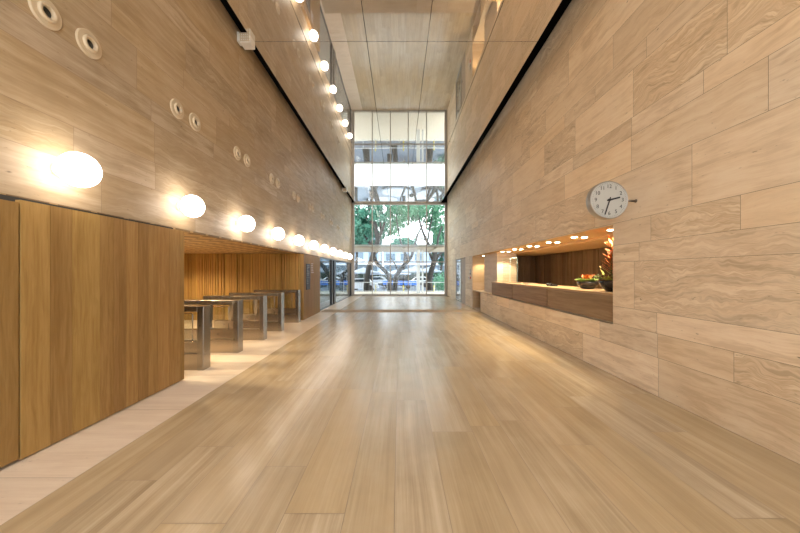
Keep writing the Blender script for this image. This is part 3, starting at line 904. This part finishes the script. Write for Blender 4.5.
def trees():
    a = pl_(29, (366, 291, .30), (367, 280, .27), (368.5, 268, .24), (372, 258, .24), (376, 247, .25), (378, 240, .24), (375, 225, .20), (370, 210, .16), (366, 196, .12))
    a[0] = (ground(a[0][0]), .34)
    tree('leaning dark trunk tree behind the left window panes', a,
         [pl_(29, (378, 240, .18), (383, 228, .12), (386, 214, .08), (390, 202, .05)), pl_(29, (375, 225, .12), (364, 216, .08), (356, 208, .05)), pl_(29.3, (378, 243, .14), (381, 232, .12), (380, 218, .08))],
         [(at(366, 216, 29.5), 1.9, 1.9, .5), (at(384, 210, 29), 1.5, 1.2, .34), (at(388, 228, 31), .9, .9, .14), (at(362, 232, 30), 1.1, 1.0, .2)], M['fol_a'], 3000, .13, 1)
    a = pl_(30.5, (389.5, 291, .22), (389.5, 281, .20), (387.5, 274, .20), (382, 268, .20), (377, 263.5, .20), (374, 257, .18), (371, 245, .15), (362, 232, .10), (356, 222, .07))
    a[0] = (ground(a[0][0]), .26)
    tree('tree with a bowed trunk arching to the left', a, [], [(at(360, 222, 31), 1.6, 1.5, .6), (at(350, 238, 31), 1.4, 1.0, .3)], M['fol_d'], 2600, .13, 2)
    a = pl_(28.3, (394, 290, .24), (396, 276, .22), (402, 267, .19), (408.3, 260.5, .18), (411.5, 256, .15), (414, 249, .12), (417, 236, .09), (423, 224, .06), (428, 212, .04))
    a[0] = (ground(a[0][0]), .28)
    tree('slanting forked tree at the middle of the window', a,
         [pl_(28.3, (408, 261, .13), (405.6, 254, .11), (401, 243, .08), (398, 228, .06), (396, 214, .04)), pl_(28.3, (398.5, 272, .10), (395.5, 265, .07), (391, 258, .05)), pl_(28.3, (417, 236, .05), (412, 226, .04), (409, 216, .03))],
         [(at(397, 212, 28.8), 1.15, .95, .25), (at(414, 209, 28.5), 1.5, .9, .32), (at(404, 207, 30), 1.5, .8, .3), (at(394, 228, 29.5), .8, 1.0, .12), (at(402, 221, 28.8), .8, .7, .14), (at(413, 216, 29.4), .8, .6, .14)], M['fol_b'], 2600, .12, 3)
    a = pl_(29, (430, 291, .30), (429, 280, .28), (431.5, 270, .26), (434, 262, .25), (435, 254, .20), (430, 246, .15), (426, 240, .13), (421, 227, .10), (418, 214, .06))
    a[0] = (ground(a[0][0]), .34)
    tree('thick forked dark tree behind the right window pane', a,
         [pl_(29, (434, 262, .18), (438, 256, .15), (443, 251, .12), (452, 243, .10), (462, 236, .06)), pl_(29, (434, 262, .16), (430, 254, .13), (427, 246, .10), (429, 232, .09), (432, 218, .06), (433, 206, .04)),
          pl_(29, (435, 256, .14), (437.5, 249, .12), (438, 238, .10), (442, 226, .07)), pl_(29, (426, 240, .08), (415, 236, .05), (408, 238, .035))],
         [(at(425, 212, 29.5), 1.4, 1.1, .3), (at(440, 230, 29.8), .8, 1.8, .25), (at(438, 207, 29), 1.4, .9, .25), (at(432, 224, 29.6), .7, .8, .12)], M['fol_b'], 2800, .12, 4)
    # farther rows
    for k, (px, D, tp, cy, rx, rz, mt, sd, lab) in enumerate(((371, 44, 250, 234, 2.6, 2.2, 'fol_d', 11, 'farther dark green tree behind the leaning trunk'),
                                     (404, 44, 250, 243, 2.0, .9, 'fol_a', 12, 'low far teal tree glimpsed past the middle fork'),
                                     (441, 38, 255, 245, 1.3, 2.6, 'fol_d', 13, 'farther dark tree at the right edge of the window'),
                                     (356, 36, 255, 236, 1.5, 2.0, 'fol_a', 14, 'farther bushy tree at the left edge of the window'))):
        tr = pl_(D, (px, 288, .22), (px, 270, .18), (px+1, tp, .14), (px, cy, .1)); tr[0] = (ground(tr[0][0]), .25)
        tree(lab, tr, [], [(at(px, cy, D), rx, rz, 1.0)], M[mt], 1500, .17, sd)
    rr = random.Random(5)
    for (px, D, lab) in ((440, 35.5, 'rounded green shrub by the street under the right tree'), (443, 31, 'smaller green shrub to the right of the rounded one by the street')):
        t = thing('shrub', tuple(ground(at(px, 280, D))), lab, 'shrub', 'shrubs by the street')
        MB().tube([(0, 0, 0), (0, 0, .8)], [.05, .03], 6).build('stem', M['bark'], t)
        m = MB()
        for _ in range(700):
            v = Vector((rr.gauss(0, .45), rr.gauss(0, .45), abs(rr.gauss(.9, .45)))); e = Euler((rr.uniform(0, 6), rr.uniform(0, 6), rr.uniform(0, 6))).to_matrix(); s = .1
            m.face([v+e @ Vector(q) for q in ((-s, 0, 0), (0, -s*.5, 0), (s, 0, 0), (0, s*.5, 0))], rv())
        m.build('foliage', M['fol_b'], t, recalc=False)
trees()
def hedge(x0, x1, y, lab, seed):
    rr = random.Random(seed); w = x1-x0
    t = thing('street_hedge', ((x0+x1)/2, y, -.45), lab, 'hedge', 'hedges along the far side of the street')
    m = MB(); n = 14
    for k in range(n):
        h = 1.9+rr.uniform(-.15, .2)
        m.box(-w/2+k*w/n, -w/2+(k+1)*w/n, -.5+rr.uniform(-.08, .08), .5, 0, h)
    m.build('branch_core', M['hedge_core'], t)
    m = MB()
    for _ in range(1800):
        p = Vector((rr.uniform(-w/2, w/2), rr.choice((-.55, rr.uniform(-.5, .5))), 0)); p.z = rr.uniform(.05, 2.1) if p.y == -.55 else rr.uniform(1.85, 2.25)
        e = Euler((rr.uniform(0, 6), rr.uniform(0, 6), rr.uniform(0, 6))).to_matrix(); q_ = .13
        m.face([p+e @ Vector(q) for q in ((-q_, 0, 0), (0, -q_*.5, 0), (q_, 0, 0), (0, q_*.5, 0))], rv())
    m.build('foliage', M['fol_d'], t, recalc=False)
M['hedge_core'] = plain('hedge_inside', (.012, .022, .015), 0.9)
hedge(-13, -1.2, 52, 'dark clipped hedge across the street on the left', 31)
hedge(-.4, 12, 53, 'dark clipped hedge across the street on the right', 32)
def parasol(px, D, w, lab, zt=2.15, h=.55):
    p = at(px, 280, D)
    t = thing('parasol', (p.x, p.y, -.45), lab, 'parasol', 'grey parasols of the street cafe')
    m = MB(); n = 8; rim = []; z1 = zt-h+.45; zt2 = zt+.45
    for k in range(n):
        a = 2*PI*(k+.5)/n; rim.append(Vector((w*math.cos(a), w*math.sin(a), z1)))
    apex = Vector((0, 0, zt2))
    for k in range(n):
        A, B = rim[k], rim[(k+1) % n]
        mA, mB = A.lerp(apex, .5)-Vector((0, 0, .04)), B.lerp(apex, .5)-Vector((0, 0, .04))
        m.face([A, B, mB, mA]); m.face([mA, mB, apex])
        dn = Vector((0, 0, -.14)); m.face([A, B, B+dn, A+dn])
    m.build('canopy', M['parasol'], t)
    MB().tube([(0, 0, 0.03), (0, 0, zt2)], .03, 8).build('pole', M['frame'], t)
    bx(-.3, .3, -.3, .3, 0, .06).build('base', M['road'], t)
parasol(364, 33, 1.9, 'broad grey cafe parasol at the left edge of the window')
parasol(383, 41.5, 2.1, 'grey cafe parasol behind the bowed trunk', 2.0)
parasol(397, 37.5, 1.9, 'grey cafe parasol left of the white canopy post', 2.0)
parasol(415, 32.6, 1.85, 'pale grey cafe parasol right behind the white canopy post', 2.3, .6)
parasol(429, 37, 1.6, 'farther grey cafe parasol behind the right tree', 2.3)
def cafe_table(px, D, w, lab):
    p = at(px, 280, D)
    t = thing('cafe_table', (p.x, p.y, -.45), lab, 'table', 'cafe tables under blue cloths')
    m = MB(); m.box(-w/2, w/2, -.4, .4, 1.16, 1.19)
    m.box(-w/2-.005, w/2+.005, -.41, -.40, .78, 1.19); m.box(-w/2-.005, w/2+.005, .40, .41, .78, 1.19)
    m.box(-w/2-.01, -w/2, -.41, .41, .80, 1.19); m.box(w/2, w/2+.01, -.41, .41, .80, 1.19)
    m.build('tablecloth', M['cloth'], t)
    for sx in (-1, 1):
        for sy in (-1, 1): bx(sx*(w/2-.08)-.02, sx*(w/2-.08)+.02, sy*.33-.02, sy*.33+.02, 0, 1.16).build('leg', M['frame'], t)
cafe_table(387, 32.2, .8, 'small cafe table with blue cloth behind the bowed trunk')
cafe_table(397.5, 31.6, 1.1, 'cafe table with blue cloth at the middle of the window')
cafe_table(411, 31.2, 1.4, 'long cafe table with blue cloth left of the white canopy post')
cafe_table(344, 31.3, 1.3, 'cafe table with blue cloth seen past the left entrance')
def car(px, D, mat, lab, rz=0.0, L=4.2):
    p = at(px, 280, D)
    t = thing('parked_car', (p.x, p.y, -.45), lab, 'car', 'cars parked along the street', rz)
    prof = [(-.5, .32), (-.5, .62), (-.46, .78), (-.30, .86), (-.18, 1.30), (-.08, 1.42), (.16, 1.42), (.27, 1.28), (.36, .94), (.48, .84), (.5, .6), (.5, .32)]
    m = MB(); n = len(prof)
    for sy in (-1, 1):
        m.face([(x*L, sy*(.82-(max(0, z-.86))*.22), z) for x, z in prof])
    for k in range(n):
        a, b = prof[k], prof[(k+1) % n]
        ya, yb = .82-max(0, a[1]-.86)*.22, .82-max(0, b[1]-.86)*.22
        m.face([(a[0]*L, -ya, a[1]), (b[0]*L, -yb, b[1]), (b[0]*L, yb, b[1]), (a[0]*L, ya, a[1])])
    m.build('body', mat, t, bevel=.03)
    for sy in (-1, 1):
        w = MB(); y0, y1 = sy*.825, sy*.735
        w.face([(-.25*L, y0*.99, .92), (-.165*L, y1, 1.30), (.15*L, y1, 1.34), (.29*L, y0*.99, .95)]); w.build('side_window', M['carglass'], t, recalc=False)
    for sx in (-.31, .31):
        for sy in (-1, 1):
            MB().lathe([(.001, -.1), (.32, -.1), (.34, -.06), (.34, .06), (.32, .1), (.001, .1)], T(sx*L, sy*.76, .34) @ RX(PI/2), 20).build('wheel', M['tyre'], t)
car(359, 34, M['car_w'], 'white car parked at the lower left behind the window')
car(398, 40, M['car_d'], 'dark car parked behind the blue tables')
car(377, 49, M['car_g'], 'grey car parked farther back on the left')
car(436, 42, M['car_d'], 'dark car parked farther back on the right', 0.1)
car(420, 46, M['car_w'], 'white car parked far back behind the canopy post')
for i, (px, D) in enumerate(((375.5, 27.2), (403.5, 27.2), (434, 27.0))):
    p = at(px, 280, D)
    t = thing('bollard', (p.x, p.y, -.45), '%s yellow bollard from the left just beyond the terrace railing' % ORD[i], 'bollard', 'yellow bollards outside')
    MB().lathe([(.06, 0), (.06, .86), (.04, .92), (.001, .93)], Matrix.Identity(4), 16).build('post_body', M['yellow'], t)
    MB().lathe([(.064, .6), (.064, .7)], Matrix.Identity(4), 16).build('band', M['canopy_top'], t)
def building(x0, x1, y, ztop, lab, floors, nw):
    t = thing('street_building', ((x0+x1)/2, y, -.45), lab, 'building', 'buildings across the street')
    w = (x1-x0)/2
    bx(-w, w, 0, 8, 0, ztop).build('facade', M['facade'], t)
    bx(-w-.2, w+.2, -.3, 8, ztop, ztop+.35).build('cornice', M['canopy_top'], t)
    bx(-w, w, -.9, 0, 3.5, 3.75).build('awning_slab', M['canopy_top'], t)
    fh = (ztop-4.2)/floors
    for f in range(floors):
        for k in range(nw):
            xx = -w+(k+.5)*2*w/nw
            bx(xx-w/nw*.62, xx+w/nw*.62, -.06, .02, 4.4+f*fh, 4.4+f*fh+fh*.55).build('window', M['facade_win'], t)
    for k in range(5):
        xx = -w+(k+.5)*2*w/5
        bx(xx-w/5*.8, xx+w/5*.8, -.05, .02, .1, 3.3).build('shop_window', M['facade_win'], t)
building(-26, -3.5, 56, 9.0, 'pale blue building across the street on the left', 2, 9)
building(-3.0, 22, 60, 6.6, 'lower pale building across the street on the right', 1, 9)
